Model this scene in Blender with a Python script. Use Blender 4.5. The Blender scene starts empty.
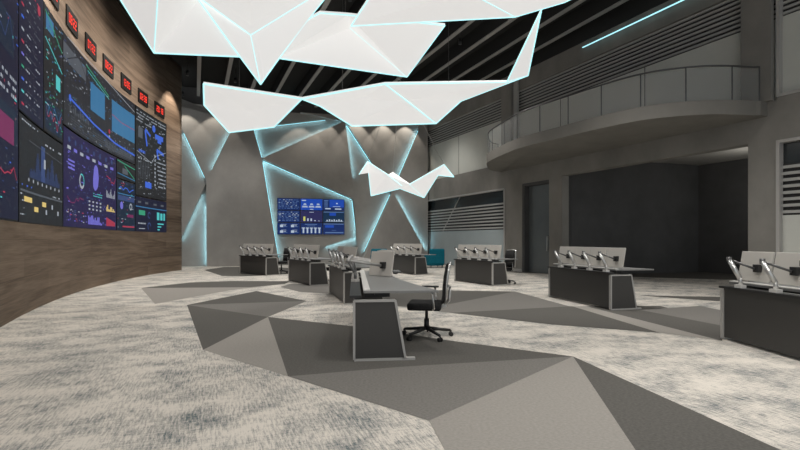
import bpy, bmesh, math, random
from mathutils import Vector, Matrix
random.seed(7)
SC = bpy.context.scene
COL = SC.collection
CAMH, F, HOR = 1.35, 450.0, 240.0

def P(px, py, Y):                       # point of the place at distance Y
    return Vector(((px-400)/F*Y, Y, CAMH+(HOR-py)/F*Y))
def G(px, py, z=0.0):                   # point on the horizontal plane z
    Y = (CAMH-z)*F/(py-HOR)
    return Vector(((px-400)/F*Y, Y, z))

# ------------------------------------------------------------------ materials
def srgb(r, g, b):
    f = lambda c: (c/255/12.92) if c/255 <= .04045 else ((c/255+.055)/1.055)**2.4
    return (f(r), f(g), f(b), 1)
MATS = {}
def mat(name, col, rough=.6, metal=0, spec=.5, noise=None, bump=0, emit=None, es=0, alpha=1):
    if name in MATS: return MATS[name]
    m = bpy.data.materials.new(name); m.use_nodes = True
    nt = m.node_tree; b = nt.nodes['Principled BSDF']
    b.inputs['Base Color'].default_value = (*col[:3], 1)
    b.inputs['Roughness'].default_value = rough
    b.inputs['Metallic'].default_value = metal
    b.inputs['Specular IOR Level'].default_value = spec
    b.inputs['Alpha'].default_value = alpha
    if emit:
        b.inputs['Emission Color'].default_value = (*emit[:3], 1)
        b.inputs['Emission Strength'].default_value = es
    if noise:
        sc_, amt = noise
        tc = nt.nodes.new('ShaderNodeTexCoord')
        mp = nt.nodes.new('ShaderNodeMapping')
        mp.inputs['Scale'].default_value = sc_ if isinstance(sc_, tuple) else (sc_,)*3
        n = nt.nodes.new('ShaderNodeTexNoise'); n.inputs['Scale'].default_value = 1; n.inputs['Detail'].default_value = 6
        n.inputs['Roughness'].default_value = .6
        r = nt.nodes.new('ShaderNodeValToRGB')
        r.color_ramp.elements[0].position = .3; r.color_ramp.elements[1].position = .7
        r.color_ramp.elements[0].color = (*[c*(1-amt) for c in col[:3]], 1)
        r.color_ramp.elements[1].color = (*[min(1, c*(1+amt)) for c in col[:3]], 1)
        L = nt.links
        L.new(tc.outputs['Object'], mp.inputs[0]); L.new(mp.outputs[0], n.inputs['Vector'])
        L.new(n.outputs['Fac'], r.inputs[0]); L.new(r.outputs[0], b.inputs['Base Color'])
        if bump:
            bp = nt.nodes.new('ShaderNodeBump'); bp.inputs['Strength'].default_value = bump
            L.new(n.outputs['Fac'], bp.inputs['Height']); L.new(bp.outputs[0], b.inputs['Normal'])
    MATS[name] = m
    return m
def em(name, col, s=.72):
    return mat(name, (.01, .01, .012), rough=.4, emit=col, es=s, spec=.2)

concrete = mat('concrete', (.235, .225, .205), .85, spec=.2, noise=((.7, .7, .5), .2), bump=.05)
concrete_back = mat('concrete_back', (.32, .31, .292), .8, spec=.25, noise=((.5, .5, .4), .2), bump=.05)
balcony_m = mat('balcony_plaster', (.19, .182, .165), .85, spec=.2, noise=(.8, .12))
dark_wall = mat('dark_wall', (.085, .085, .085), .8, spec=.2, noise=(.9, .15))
soffit_m = mat('soffit', (.42, .41, .38), .9, spec=.1)
ceil_m = mat('ceiling_black', (.035, .035, .034), .95, spec=.1)
beam_m = mat('beam_grey', (.33, .325, .31), .7, spec=.2)
frame_l = mat('frame_light', (.42, .41, .39), .5)
frosted = mat('frosted_panel', (.60, .61, .56), .7, spec=.3, noise=(.5, .06))
frosted_b = mat('frosted_blue', (.36, .41, .42), .7, spec=.3, noise=(.5, .06))
slat_l = mat('slat_light', (.42, .42, .40), .6)
slat_d = mat('slat_dark', (.02, .02, .02), .5)
glass_dk = mat('glass_dark', (.03, .034, .036), .15, spec=.5)
glass_door = mat('glass_door', (.13, .145, .148), .25, spec=.4, noise=(.6, .12))
rail_m = mat('rail_metal', (.12, .12, .12), .35, metal=.6)
desk_dk = mat('desk_graphite', (.052, .050, .047), .45, spec=.4)
desk_edge = mat('desk_edge_grey', (.40, .39, .37), .45)
desk_top = mat('desktop_grey', (.20, .20, .195), .42, spec=.4)
white_m = mat('white_plastic', (.62, .61, .58), .4)
mon_back = mat('monitor_back', (.50, .48, .44), .5)
black_m = mat('black_plastic', (.018, .018, .018), .45)
fabric_b = mat('black_fabric', (.022, .022, .022), .9, spec=.2, noise=(60., .3))
chrome = mat('brushed_aluminium', (.55, .55, .54), .3, metal=.8)
arm_m = mat('arm_silver', (.36, .355, .34), .4, metal=.3)
teal_m = mat('teal_fabric', (.005, .14, .20), .85, spec=.2, noise=(20., .2))
panel_w = mat('luminous_panel', (.55, .54, .52), .6, spec=.2, emit=(1, .985, .97), es=.58)
cyan_e = mat('cyan_edge_light', (.3, .6, .62), .5, emit=(.50, .95, 1.0), es=.95)
led = mat('led_strip', (.3, .6, .65), .5, emit=(.42, .88, .98), es=.85)
lin_light = mat('linear_lamp', (.3, .6, .65), .5, emit=(.45, .92, 1.0), es=1.15)

def wood():
    m = bpy.data.materials.new('walnut_planks'); m.use_nodes = True
    nt = m.node_tree; b = nt.nodes['Principled BSDF']; L = nt.links
    b.inputs['Roughness'].default_value = .55; b.inputs['Specular IOR Level'].default_value = .3
    uv = nt.nodes.new('ShaderNodeUVMap'); uv.uv_map = 'UVMap'
    def noise(scale, det, dist=0):
        mp = nt.nodes.new('ShaderNodeMapping'); mp.inputs['Scale'].default_value = scale
        n = nt.nodes.new('ShaderNodeTexNoise'); n.inputs['Scale'].default_value = 1
        n.inputs['Detail'].default_value = det; n.inputs['Distortion'].default_value = dist
        L.new(uv.outputs[0], mp.inputs[0]); L.new(mp.outputs[0], n.inputs['Vector']); return n
    n1 = noise((.35, 5, 1), 5, 1.2); n2 = noise((1.5, 45, 1), 4, .3)
    br = nt.nodes.new('ShaderNodeTexBrick')
    br.inputs['Color1'].default_value = (.25, .25, .25, 1); br.inputs['Color2'].default_value = (.85, .85, .85, 1)
    br.inputs['Mortar'].default_value = (.1, .1, .1, 1)
    br.inputs['Scale'].default_value = 1; br.inputs['Mortar Size'].default_value = .004
    br.inputs['Brick Width'].default_value = 3.2; br.inputs['Row Height'].default_value = .34
    L.new(uv.outputs[0], br.inputs['Vector'])
    ad = nt.nodes.new('ShaderNodeMath'); ad.operation = 'MULTIPLY_ADD'; ad.inputs[1].default_value = .55
    L.new(n1.outputs['Fac'], ad.inputs[0])
    m2 = nt.nodes.new('ShaderNodeMath'); m2.operation = 'MULTIPLY_ADD'; m2.inputs[1].default_value = .30; m2.inputs[2].default_value = -.03
    L.new(n2.outputs['Fac'], m2.inputs[0]); L.new(m2.outputs[0], ad.inputs[2])
    m3 = nt.nodes.new('ShaderNodeMath'); m3.operation = 'MULTIPLY_ADD'; m3.inputs[1].default_value = .22
    L.new(br.outputs['Color'], m3.inputs[0]); L.new(ad.outputs[0], m3.inputs[2])
    r = nt.nodes.new('ShaderNodeValToRGB')
    e = r.color_ramp.elements
    e[0].position = .34; e[0].color = (.13, .088, .062, 1)
    e[1].position = .72; e[1].color = (.46, .345, .26, 1)
    L.new(m3.outputs[0], r.inputs[0]); L.new(r.outputs[0], b.inputs['Base Color'])
    return m
wood_m = wood()

def carpet():
    m = bpy.data.materials.new('distressed_carpet'); m.use_nodes = True
    nt = m.node_tree; b = nt.nodes['Principled BSDF']; L = nt.links
    b.inputs['Roughness'].default_value = .95; b.inputs['Specular IOR Level'].default_value = .1
    tc = nt.nodes.new('ShaderNodeTexCoord')
    turn = nt.nodes.new('ShaderNodeMapping'); turn.inputs['Rotation'].default_value = (0, 0, -.38)
    L.new(tc.outputs['Object'], turn.inputs[0])
    def noise(scale, det, rough=.6, rot=0):
        rot = 0
        mp = nt.nodes.new('ShaderNodeMapping'); mp.inputs['Scale'].default_value = scale
        mp.inputs['Rotation'].default_value = (0, 0, rot)
        n = nt.nodes.new('ShaderNodeTexNoise'); n.inputs['Scale'].default_value = 1
        n.inputs['Detail'].default_value = det; n.inputs['Roughness'].default_value = rough
        L.new(turn.outputs[0], mp.inputs[0]); L.new(mp.outputs[0], n.inputs['Vector']); return n.outputs['Fac']
    big = noise((1.7, 2.3, 1), 5, .6, .1)           # patches
    st1 = noise((58, 7, 1), 4, .75)          # streaks along the weave
    st2 = noise((7, 48, 1), 4, .7)         # streaks across
    fine = noise((90, 90, 1), 2, .6)
    def mth(op, a, c, d=None):
        n = nt.nodes.new('ShaderNodeMath'); n.operation = op
        for i, v in enumerate((a, c, d)):
            if v is None: continue
            if isinstance(v, (int, float)): n.inputs[i].default_value = v
            else: L.new(v, n.inputs[i])
        return n.outputs[0]
    s = mth('ADD', mth('MULTIPLY', st1, .58), mth('MULTIPLY', st2, .24))
    s = mth('ADD', s, mth('MULTIPLY', fine, .2))
    k = mth('ADD', mth('MULTIPLY', big, .44), mth('MULTIPLY', s, .94))
    r = nt.nodes.new('ShaderNodeValToRGB'); e = r.color_ramp.elements
    e[0].position = .57; e[0].color = (.115, .145, .145, 1)
    e[1].position = .755; e[1].color = (.60, .56, .50, 1)
    x = e.new(.62); x.color = (.27, .27, .26, 1)
    x = e.new(.668); x.color = (.37, .355, .325, 1)
    L.new(k, r.inputs[0])
    L.new(r.outputs[0], b.inputs['Base Color'])
    bp = nt.nodes.new('ShaderNodeBump'); bp.inputs['Strength'].default_value = .25; bp.inputs['Distance'].default_value = .01
    L.new(s, bp.inputs['Height']); L.new(bp.outputs[0], b.inputs['Normal'])
    return m
carpet_m = carpet()
tile_D = mat('carpet_dark', (.100, .096, .088), .95, spec=.1, noise=((40, 60, 1), .22))
tile_M = mat('carpet_mid', (.165, .158, .146), .95, spec=.1, noise=((40, 60, 1), .18))
tile_L = mat('carpet_light', (.27, .255, .232), .95, spec=.1, noise=((40, 60, 1), .14))

# ------------------------------------------------------------------ mesh builder
class MB:
    def __init__(s): s.v = []; s.f = []; s.m = []; s.sm = []; s.uv = None
    def face(s, pts, mi=0, smooth=False):
        i = len(s.v); s.v += [Vector(p) for p in pts]; s.f.append(list(range(i, i+len(pts)))); s.m.append(mi); s.sm.append(smooth)
    def prism(s, poly, off, mi=0, side=None):
        """poly of 3D points, extruded by vector off; closed."""
        off = Vector(off); n = len(poly); i = len(s.v)
        s.v += [Vector(p) for p in poly] + [Vector(p)+off for p in poly]
        sd = mi if side is None else side
        s.f.append(list(range(i, i+n))[::-1]); s.m.append(mi); s.sm.append(False)
        s.f.append(list(range(i+n, i+2*n))); s.m.append(mi); s.sm.append(False)
        for k in range(n):
            j = (k+1) % n
            s.f.append([i+k, i+j, i+n+j, i+n+k]); s.m.append(sd); s.sm.append(False)
    def box(s, c, d, mi=0, M=None):
        x, y, z = c; a, b, e = d[0]/2, d[1]/2, d[2]/2
        pts = [Vector(p) for p in ((x-a,y-b,z-e),(x+a,y-b,z-e),(x+a,y+b,z-e),(x-a,y+b,z-e))]
        n0 = len(s.v); s.prism(pts, (0,0,2*e), mi)
        if M is not None:
            for k in range(n0, len(s.v)): s.v[k] = M @ s.v[k]
    def bar(s, a, b, w, h=None, mi=0, up=(0,0,1)):
        a, b = Vector(a), Vector(b); h = h or w
        d = (b-a).normalized(); u = Vector(up)
        if abs(d.dot(u)) > .98: u = Vector((1,0,0))
        x = d.cross(u).normalized(); y = x.cross(d).normalized()
        p = [a+x*sx*w/2+y*sy*h/2 for sx, sy in ((-1,-1),(1,-1),(1,1),(-1,1))]
        s.prism(p, b-a, mi)
    def tube(s, pts, r, n=8, mi=0, smooth=True):
        pts = [Vector(p) for p in pts]; rr = r if isinstance(r, (list, tuple)) else [r]*len(pts)
        base = len(s.v); up = None
        for k, p in enumerate(pts):
            d = (pts[min(k+1, len(pts)-1)]-pts[max(k-1, 0)]).normalized()
            if up is None: up = Vector((0,0,1)) if abs(d.z) < .9 else Vector((1,0,0))
            x = d.cross(up).normalized(); y = x.cross(d).normalized(); up = y
            for j in range(n):
                a = 2*math.pi*j/n
                s.v.append(p+x*math.cos(a)*rr[k]+y*math.sin(a)*rr[k])
        for k in range(len(pts)-1):
            for j in range(n):
                q = (j+1) % n
                s.f.append([base+k*n+j, base+k*n+q, base+(k+1)*n+q, base+(k+1)*n+j]); s.m.append(mi); s.sm.append(smooth)
        s.f.append([base+j for j in range(n)][::-1]); s.m.append(mi); s.sm.append(False)
        e = base+(len(pts)-1)*n
        s.f.append([e+j for j in range(n)]); s.m.append(mi); s.sm.append(False)
    def build(s, name, mats, parent=None, world=False, bevel=0, sub=0, rotz=None):
        me = bpy.data.meshes.new(name)
        v = s.v
        if world and parent is not None:
            r = parent
            M = Matrix.Identity(4)
            while r is not None:
                M = (Matrix.Translation(r.location) @ r.rotation_euler.to_matrix().to_4x4()) @ M; r = r.parent
            Mi = M.inverted(); v = [Mi @ p for p in v]
        me.from_pydata([tuple(p) for p in v], [], s.f)
        if not isinstance(mats, (list, tuple)): mats = [mats]
        for m in mats: me.materials.append(m)
        me.polygons.foreach_set('material_index', s.m)
        me.polygons.foreach_set('use_smooth', s.sm)
        if s.uv:
            ul = me.uv_layers.new(name='UVMap')
            for p in me.polygons:
                for li in p.loop_indices: ul.data[li].uv = s.uv[me.loops[li].vertex_index]
        bm = bmesh.new(); bm.from_mesh(me); bmesh.ops.recalc_face_normals(bm, faces=bm.faces)
        bm.to_mesh(me); bm.free()
        o = bpy.data.objects.new(name, me); COL.objects.link(o)
        if parent is not None: o.parent = parent
        if bevel:
            b = o.modifiers.new('bevel', 'BEVEL'); b.width = bevel; b.segments = 2; b.limit_method = 'ANGLE'
        if sub:
            b = o.modifiers.new('sub', 'SUBSURF'); b.levels = sub; b.render_levels = sub
        return o

def tag(o, label=None, cat=None, group=None, kind=None):
    if label: o['label'] = label
    if cat: o['category'] = cat
    if group: o['group'] = group
    if kind: o['kind'] = kind
    return o
def empty(name, loc=(0,0,0), rz=0, **k):
    o = bpy.data.objects.new(name, None); COL.objects.link(o)
    o.location = loc; o.rotation_euler = (0,0,rz); o.empty_display_size = .1
    return tag(o, **k)
def copy_tree(o, parent=None):
    c = o.copy(); COL.objects.link(c)
    if parent is not None: c.parent = parent
    for ch in list(o.children): copy_tree(ch, c)
    return c

# ------------------------------------------------------------------ floor
b = MB()
b.prism([(-16,-4,-.2),(22,-4,-.2),(22,31,-.2),(-16,31,-.2)], (0,0,.2), 0)
LIFT = [0]
def inlay(pts, mi):
    LIFT[0] += 1
    z = .0008+.00012*LIFT[0]
    q = [G(*p) for p in pts]
    b.face([(p.x, p.y, z) for p in q], mi)
D_, M_, L_ = 1, 2, 3
inlay([(204,270),(224,267),(243,266.8),(300,268),(290,274),(242,276.5),(222,276)], D_)
inlay([(141,288),(190,282.5),(232,281),(290,281.3),(285,284),(250,287.3)], D_)
inlay([(141,288),(250,287.3),(285,284),(232,290),(155,304)], L_)
inlay([(290,284),(328,284),(345,290),(335,294),(300,292),(280,287)], M_)
inlay([(187,305),(256.5,291),(307,301),(205,306)], D_)
inlay([(187,305),(307,301),(268,317)], M_)
inlay([(187,305),(268,317),(203,350)], D_)
inlay([(203,350),(268,317),(288,376.5)], L_)
inlay([(268,317),(350,326),(460,342),(573,356.5),(400,367),(288,376.5)], D_)
inlay([(288,376.5),(400,367),(573,356.5),(429,421)], M_)
inlay([(573,356.5),(429,421),(455,470),(662,490)], L_)
inlay([(573,356.5),(780,450),(950,520),(662,490)], D_)
inlay([(345,288),(420,290),(515,291.5),(440,306),(395,306),(350,300)], D_)
inlay([(440,306),(515,291.5),(570,306.5)], M_)
inlay([(395,306),(440,306),(572,306.3),(450,313)], M_)
inlay([(450,313),(572,306.3),(660,333),(550,324.5)], D_)
inlay([(572,306.3),(586,306.3),(722,341),(660,333)], L_)
inlay([(586,306.3),(660,306),(724,322),(722,341)], D_)
inlay([(640,310),(700,306),(724,311),(723,326)], M_)
inlay([(640,295.5),(720,297),(720,301.5)], D_)
inlay([(500,272),(560,269),(640,267),(900,266),(900,284),(700,279),(600,276)], D_)
tag(b.build('floor', [carpet_m, tile_D, tile_M, tile_L]), kind='structure')

# ------------------------------------------------------------------ left curved wood wall
def wx(Y): return -6.2-.427*(Y-7)+.0215*(Y-7)*(Y-13.2)
def wdx(Y): return -.427+.0215*(2*Y-20.2)
def wpt(Y, z, off=0.):
    d = wdx(Y); n = math.hypot(1, d)
    return Vector((wx(Y)+off/n, Y-off*d/n, z))
def y_of_px(px):
    lo, hi = 1.5, 26.
    for _ in range(50):
        m = (lo+hi)/2
        if wx(m)/m < (px-400)/F: lo = m
        else: hi = m
    return lo
YS = [1.5+i*.05 for i in range(380)]
SS = [0.]
for i in range(1, len(YS)): SS.append(SS[-1]+math.hypot(.05, wx(YS[i])-wx(YS[i-1])))
def s_of_y(Y):
    i = min(max(int((Y-1.5)/.05), 0), len(YS)-2); t = (Y-YS[i])/.05
    return SS[i]+(SS[i+1]-SS[i])*t
def y_of_s(s):
    lo, hi = 0, len(SS)-1
    while hi-lo > 1:
        m = (lo+hi)//2
        if SS[m] <= s: lo = m
        else: hi = m
    return YS[lo]+.05*(s-SS[lo])/(SS[hi]-SS[lo])
def spx(px): return s_of_y(y_of_px(px))
Y_END = 20.3
b = MB(); uv = []
N = 76
rows = [1.5+(Y_END-1.5)*i/N for i in range(N+1)]
for Y in rows:
    s = s_of_y(Y)
    for (z, off) in ((0,0),(9.15,0),(9.15,-.35),(0,-.35)):
        b.v.append(wpt(Y, z, off)); uv.append((s, z) if off == 0 else (s+.35, z))
for i in range(N):
    a = i*4; c = a+4
    for k in range(4):
        j = (k+1) % 4
        b.f.append([a+k, a+j, c+j, c+k]); b.m.append(0); b.sm.append(k == 0)
b.f.append([0,1,2,3]); b.m.append(0); b.sm.append(False)
e = N*4; b.f.append([e,e+1,e+2,e+3]); b.m.append(0); b.sm.append(False)
b.uv = uv
tag(b.build('wall_left', wood_m), kind='structure')

# ------------------------------------------------------------------ video wall on the wood wall
PAL = [em('screen_navy', srgb(20,24,52)), em('screen_slate', srgb(44,46,52)), em('screen_purple', srgb(36,28,76)),
       em('screen_teal_dark', srgb(20,40,62)), em('screen_charcoal', srgb(34,36,38)),
       em('glyph_white', srgb(180,188,198)), em('glyph_blue', srgb(70,115,235)), em('glyph_cyan', srgb(90,215,215)),
       em('glyph_red', srgb(190,60,85)), em('glyph_skyblue', srgb(62,128,175)), em('glyph_yellow', srgb(245,215,130)),
       em('glyph_lilac', srgb(125,120,225)), em('glyph_green', srgb(60,170,130)), em('glyph_grey', srgb(92,98,106)),
       em('glyph_steel', srgb(60,80,130)), em('glyph_magenta', srgb(130,45,95))]
NAVY, SLATE, PURP, TEALD, CHAR, WHT, BLU, CYN, RED, SKY, YEL, LIL, GRN, GRY, STL, MAG = range(16)

class Arc:
    """draws in (s, z) on the curved wall"""
    def __init__(a, mb, s0, s1, z0, z1, layer0=.075):
        a.b, a.s0, a.s1, a.z0, a.z1, a.l = mb, s0, s1, z0, z1, layer0
    def pt(a, u, v, l): return wpt(y_of_s(a.s0+(a.s1-a.s0)*u), a.z0+(a.z1-a.z0)*v, l)
    def rect(a, u0, v0, u1, v1, mi, k=1):
        l = a.l+.003*k
        n = max(1, int(abs(u1-u0)*(a.s1-a.s0)/.45))
        for i in range(n):
            p, q = u0+(u1-u0)*i/n, u0+(u1-u0)*(i+1)/n
            a.b.face([a.pt(p,v0,l), a.pt(q,v0,l), a.pt(q,v1,l), a.pt(p,v1,l)], mi)
    def line(a, pts, w, mi, k=3):
        l = a.l+.003*k; W = a.s1-a.s0; H = a.z1-a.z0; w = w*.65 if w < .1 else w
        for (u0,v0),(u1,v1) in zip(pts, pts[1:]):
            d = Vector(((u1-u0)*W, (v1-v0)*H)); 
            if d.length < 1e-6: continue
            n = Vector((-d.y, d.x)).normalized()*w/2
            nu, nv = n.x/W, n.y/H
            a.b.face([a.pt(u0-nu,v0-nv,l), a.pt(u1-nu,v1-nv,l), a.pt(u1+nu,v1+nv,l), a.pt(u0+nu,v0+nv,l)], mi)
    def disc(a, u, v, r, mi, k=2, r0=0, a0=0, a1=360):
        W = a.s1-a.s0; H = a.z1-a.z0; l = a.l+.003*k; n = 14
        for i in range(n):
            t0, t1 = (math.radians(a0+(a1-a0)*j/n) for j in (i, i+1))
            q = lambda t, rr: a.pt(u+math.cos(t)*rr/W, v+math.sin(t)*rr/H, l)
            if r0: a.b.face([q(t0,r0), q(t0,r), q(t1,r), q(t1,r0)], mi)
            else: a.b.face([a.pt(u,v,l), q(t0,r), q(t1,r)], mi)
    def bars(a, u0, v0, u1, v1, n, mi, fn=None, fill=.55):
        for i in range(n):
            h = fn(i/(n-1)) if fn else random.uniform(.2, 1)
            w = (u1-u0)/n
            a.rect(u0+w*i, v0, u0+w*(i+fill), v0+(v1-v0)*h, mi, 2)
    def text(a, u0, v0, u1, h, mi, k=2, dens=.75):
        """a row of small character-like marks"""
        u = u0; W = a.s1-a.s0
        while u < u1:
            w = random.uniform(.03, .11)/W
            if random.random() < dens: a.rect(u, v0, min(u+w, u1), v0+h, mi, k)
            u += w+.03/W
    def graph(a, u0, v0, u1, v1, mi, n=12, w=.03, k=3):
        a.line([(u0+(u1-u0)*i/(n-1), random.uniform(v0, v1)) for i in range(n)], w, mi, k)
    def noise(a, n, cols, u0=.03, v0=.03, u1=.97, v1=.97):
        W, H = a.s1-a.s0, a.z1-a.z0
        for _ in range(n):
            u, v = random.uniform(u0, u1), random.uniform(v0, v1)
            c = random.choice(cols); t = random.random()
            if t < .8: a.rect(u, v, min(.99, u+random.uniform(.03,.16)/W), v+.022/H, c, 2)
            else: a.rect(u, v, min(.99, u+.03/W), min(.99, v+.045/H), c, 2)

vw = empty('video_wall', wpt(12, 0, .1),
           label='giant curved video wall of dark dashboards and charts on the brown wood wall', cat='display screen')
SB, ST = 1.64, 6.2
def screen(s0, s1, z0, z1, bg, draw):
    g = .02
    mb = MB()
    # housing
    n = max(2, int((s1-s0)/.4))
    for i in range(n):
        p, q = s0+g+(s1-s0-2*g)*i/n, s0+g+(s1-s0-2*g)*(i+1)/n
        yp, yq = y_of_s(p), y_of_s(q)
        pts = [wpt(yp,z0+g,0.005), wpt(yq,z0+g,.005), wpt(yq,z0+g,.07), wpt(yp,z0+g,.07)]
        h = z1-z0-2*g
        mb.prism(pts, (0,0,h), 16)
    A = Arc(mb, s0+g, s1-g, z0+g, z1-g)
    A.rect(.005, .005, .995, .995, bg, 0)
    draw(A)
    return mb.build('screen', PAL+[black_m], vw, world=True)

def d_left(A):
    A.noise(120, [WHT, GRY, BLU, STL, STL, RED, CYN])
    for v in (.93, .86): A.disc(.55, v, .12, BLU)
    A.rect(.1, .27, .95, .40, TEALD, 1); A.rect(.5,.27,.9,.36,MAG,2); A.graph(.05,.15,.95,.2, RED, 16, .035)
    for v in (.5, .47, .44): A.text(.05, v, .95, .012, WHT)
    A.rect(.1,.58,.9,.72, TEALD, 1); A.graph(.1,.6,.9,.72, STL, 10)
def d_rows(A):
    cols = [RED, CYN, BLU, GRN, LIL, RED, WHT, BLU]
    for i in range(11):
        v = .05+i*.083
        A.rect(.08, v, .18, v+.016, cols[i % 8], 2); A.text(.25, v+.035, .7, .006, GRY); A.text(.25, v+.005, .45, .012, WHT); A.text(.6, v+.005, .85, .012, random.choice([WHT,GRY,RED]))
    A.disc(.35,.93,.1,BLU); A.disc(.8,.86,.1,RED)
def d_mini(A):
    A.rect(.1,.82,.5,.94, SKY, 1); A.line([(.05,.95),(.95,.78)], .05, GRN); A.line([(.05,.74),(.95,.6)], .05, CYN)
    A.rect(.62,.42,.85,.54, CYN, 2); A.noise(110, [WHT, GRY, CYN, STL, SKY, GRN])
    A.rect(.05,.03,.95,.27, TEALD, 1); A.graph(.1,.05,.9,.22, RED, 12); A.graph(.1,.12,.9,.25, SKY, 12)
def d_spect(A):
    A.text(.05,.95,.4,.014, WHT); A.text(.55,.86,.95,.02, WHT); A.line([(.2,.80),(.98,.76)], .02, GRY)
    A.bars(.22,.45,.92,.82, 42, STL, lambda t: .15+.85*abs(math.sin(t*19)*math.cos(t*7+1))*(1-abs(t-.5)*.9), .5)
    A.rect(.47,.45,.56,.83, STL, 3); A.rect(.53,.6,.57,.7, WHT, 4)
    for u in [.2+.1*i for i in range(8)]: A.disc(u, .42, .035, WHT)
    A.rect(.02,.29,.98,.31, GRY, 2); A.text(.05,.345,.3,.015, BLU); A.text(.75,.32,.95,.014, WHT)
    for u, v in ((.18,.2),(.32,.12),(.5,.19),(.1,.2)): A.rect(u, v, u+.09, v+.05, YEL, 2)
    for u, v in ((.72,.18),(.86,.12),(.58,.11)): A.rect(u, v, u+.03, v+.05, WHT, 2)
    for v in (.26,.2,.13,.07): A.text(.02, v, .1, .012, WHT)
def d_map(A):
    A.rect(.0,.72,.3,.9, GRY, 1); A.line([(.05,.75),(.2,.92),(.33,.72)], .04, SLATE, 2)
    A.rect(.36,.42,.56,.78, SKY, 2); A.rect(.66,.34,.99,.80, SKY, 2)
    A.line([(.66,.58),(.8,.55),(.99,.56)], .03, RED); A.disc(.85,.56,.08,RED)
    A.line([(.3,.93),(.62,.80)], .05, GRN); A.line([(.32,.88),(.62,.76)], .03, CYN); A.line([(.05,.99),(.99,.86)], .03, WHT)
    A.line([(.08,.34),(.4,.26),(.7,.18),(.99,.14)], .09, BLU, 4)
    A.disc(.08,.34,.09,BLU,5); A.disc(.62,.22,.06,WHT,5)
    A.bars(.56,.05,.98,.24, 26, GRY, None, .5); A.bars(.08,.2,.35,.32, 12, GRY, None, .5)
    for v in [.03*i+.03 for i in range(5)]: A.text(.1, v, .97, .01, GRY)
    A.noise(330, [GRY, WHT, GRY, STL, GRY, SKY], .0, .02); A.disc(.62,.3,.07,RED,5)
def d_green(A):
    A.line([(.02,.9),(.98,.75)], .05, GRN); A.line([(.4,.75),(.95,.2)], .05, GRN); A.line([(.02,.25),(.98,.12)], .05, SKY)
    A.text(.1,.8,.9,.03,GRY); A.rect(.3,.3,.6,.6,GRY,1)
def d_purple(A):
    for i in range(8):
        A.disc(.1+.115*i, .90, .07, STL); A.rect(.07+.115*i, .80, .13+.115*i, .835, LIL if i % 2 else WHT, 2)
    for v in (.68,.64,.60): A.rect(.08, v, .2, v+.02, LIL, 2)
    A.disc(.33,.52,.2,WHT,3,.13,120,330); A.disc(.33,.52,.2,CYN,2,.16,-30,120)
    for t in range(5): A.disc(.60, .70-.035*t, .22-.02*abs(t-2), LIL, 2)
    for t in range(3): A.disc(.585, .60-.03*t, .18, LIL, 2)
    A.text(.55,.42,.72,.012,CYN); A.text(.55,.39,.72,.012,CYN)
    A.graph(.8,.62,.97,.70,RED,8,.04); A.bars(.8,.42,.97,.54,12,WHT,None,.6)
    A.graph(.06,.25,.36,.33,MAG,10,.04)
    for i in range(4):
        for j in range(3): A.rect(.46+.07*i, .22+.045*j, .49+.07*i, .24+.045*j, WHT, 2)
    A.bars(.8,.24,.97,.34,9,YEL,None,.8); A.bars(.8,.05,.97,.16,9,RED,lambda t:1-.5*t,.9)
    A.bars(.45,.05,.72,.16,11,LIL,None,.85); A.noise(24,[WHT,RED,LIL],.05,.05,.36,.18)
    A.noise(200,[STL,LIL,STL,GRY],.03,.05,.95,.95)
def d_lowblue(A):
    A.rect(.05,.72,.95,.74,SKY,2); A.graph(.1,.78,.9,.9,BLU,8,.05); A.rect(.05,.6,.95,.7,STL,1)
    A.disc(.25,.5,.13,LIL); A.disc(.75,.5,.12,WHT,3,.07); A.noise(40,[WHT,RED,STL,CYN,GRY])
    A.rect(.3,.07,.95,.1,RED,2); A.rect(.55,.28,.9,.34,MAG,2)
def d_cols(A):
    for v in [.95-.035*i for i in range(4)]: A.text(.03, v, .97 if v > .9 else .5, .012, WHT)
    A.rect(.08,.66,.22,.78, GRY, 2)
    A.line([(.3,.78),(.36,.60)], .12, BLU); A.line([(.3,.79),(.47,.74)], .1, BLU)
    A.line([(.68,.60),(.72,.50)], .12, BLU); A.line([(.67,.61),(.9,.58)], .12, BLU)
    A.disc(.58,.85,.14,BLU); A.rect(.62,.74,.88,.80,BLU,2); A.rect(.7,.70,.82,.75,BLU,2)
    A.line([(.04,.50),(.5,.42),(.62,.52),(.97,.62)], .03, WHT); A.text(.1,.5,.3,.03,BLU)
    for i in range(7): A.line([(.08+.055*i,.40),(.10+.055*i,.22)], .05, GRY)
    A.text(.08,.42,.5,.015,WHT)
    for j in range(8): A.disc(.62,.52-.05*j,.05,WHT); A.text(.7,.5-.05*j,.96,.016,WHT)
    A.rect(.3,.11,.5,.18,BLU,3); A.noise(210,[GRY,WHT,GRY])
def d_bars(A):
    A.rect(0,.70,1,.73,SKY,2); 
    for u in (.12,.35,.62,.85): A.rect(u-.05,.82,u+.05,.88,GRY,2)
    A.rect(.1,.48,.3,.62,GRN,2); A.disc(.43,.5,.13,STL,3,.08,20,300)
    A.rect(.68,.38,.76,.62,CYN,2); A.rect(.79,.38,.86,.60,CYN,2); A.rect(.89,.38,.94,.61,CYN,2)
    A.rect(.7,.24,.9,.28,CYN,2); A.rect(.7,.15,.82,.19,CYN,2); A.rect(.7,.06,.77,.10,CYN,2)
    A.disc(.43,.17,.15,STL,3,.09,0,250); A.text(.08,.22,.32,.04,WHT); A.rect(.1,.08,.3,.1,WHT,2)
S = {k: spx(k) for k in (13, 17, 39, 59, 114, 133, 165)}
s_m30 = s_of_y(5.0)
zr = 4.02                                            # split height of the near tiles
screen(s_m30, S[13], SB, ST, NAVY, d_left)
screen(S[13], S[39], 3.55, ST, NAVY, d_rows)
screen(S[39], S[59], 3.55, ST, CHAR, d_mini)
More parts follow.
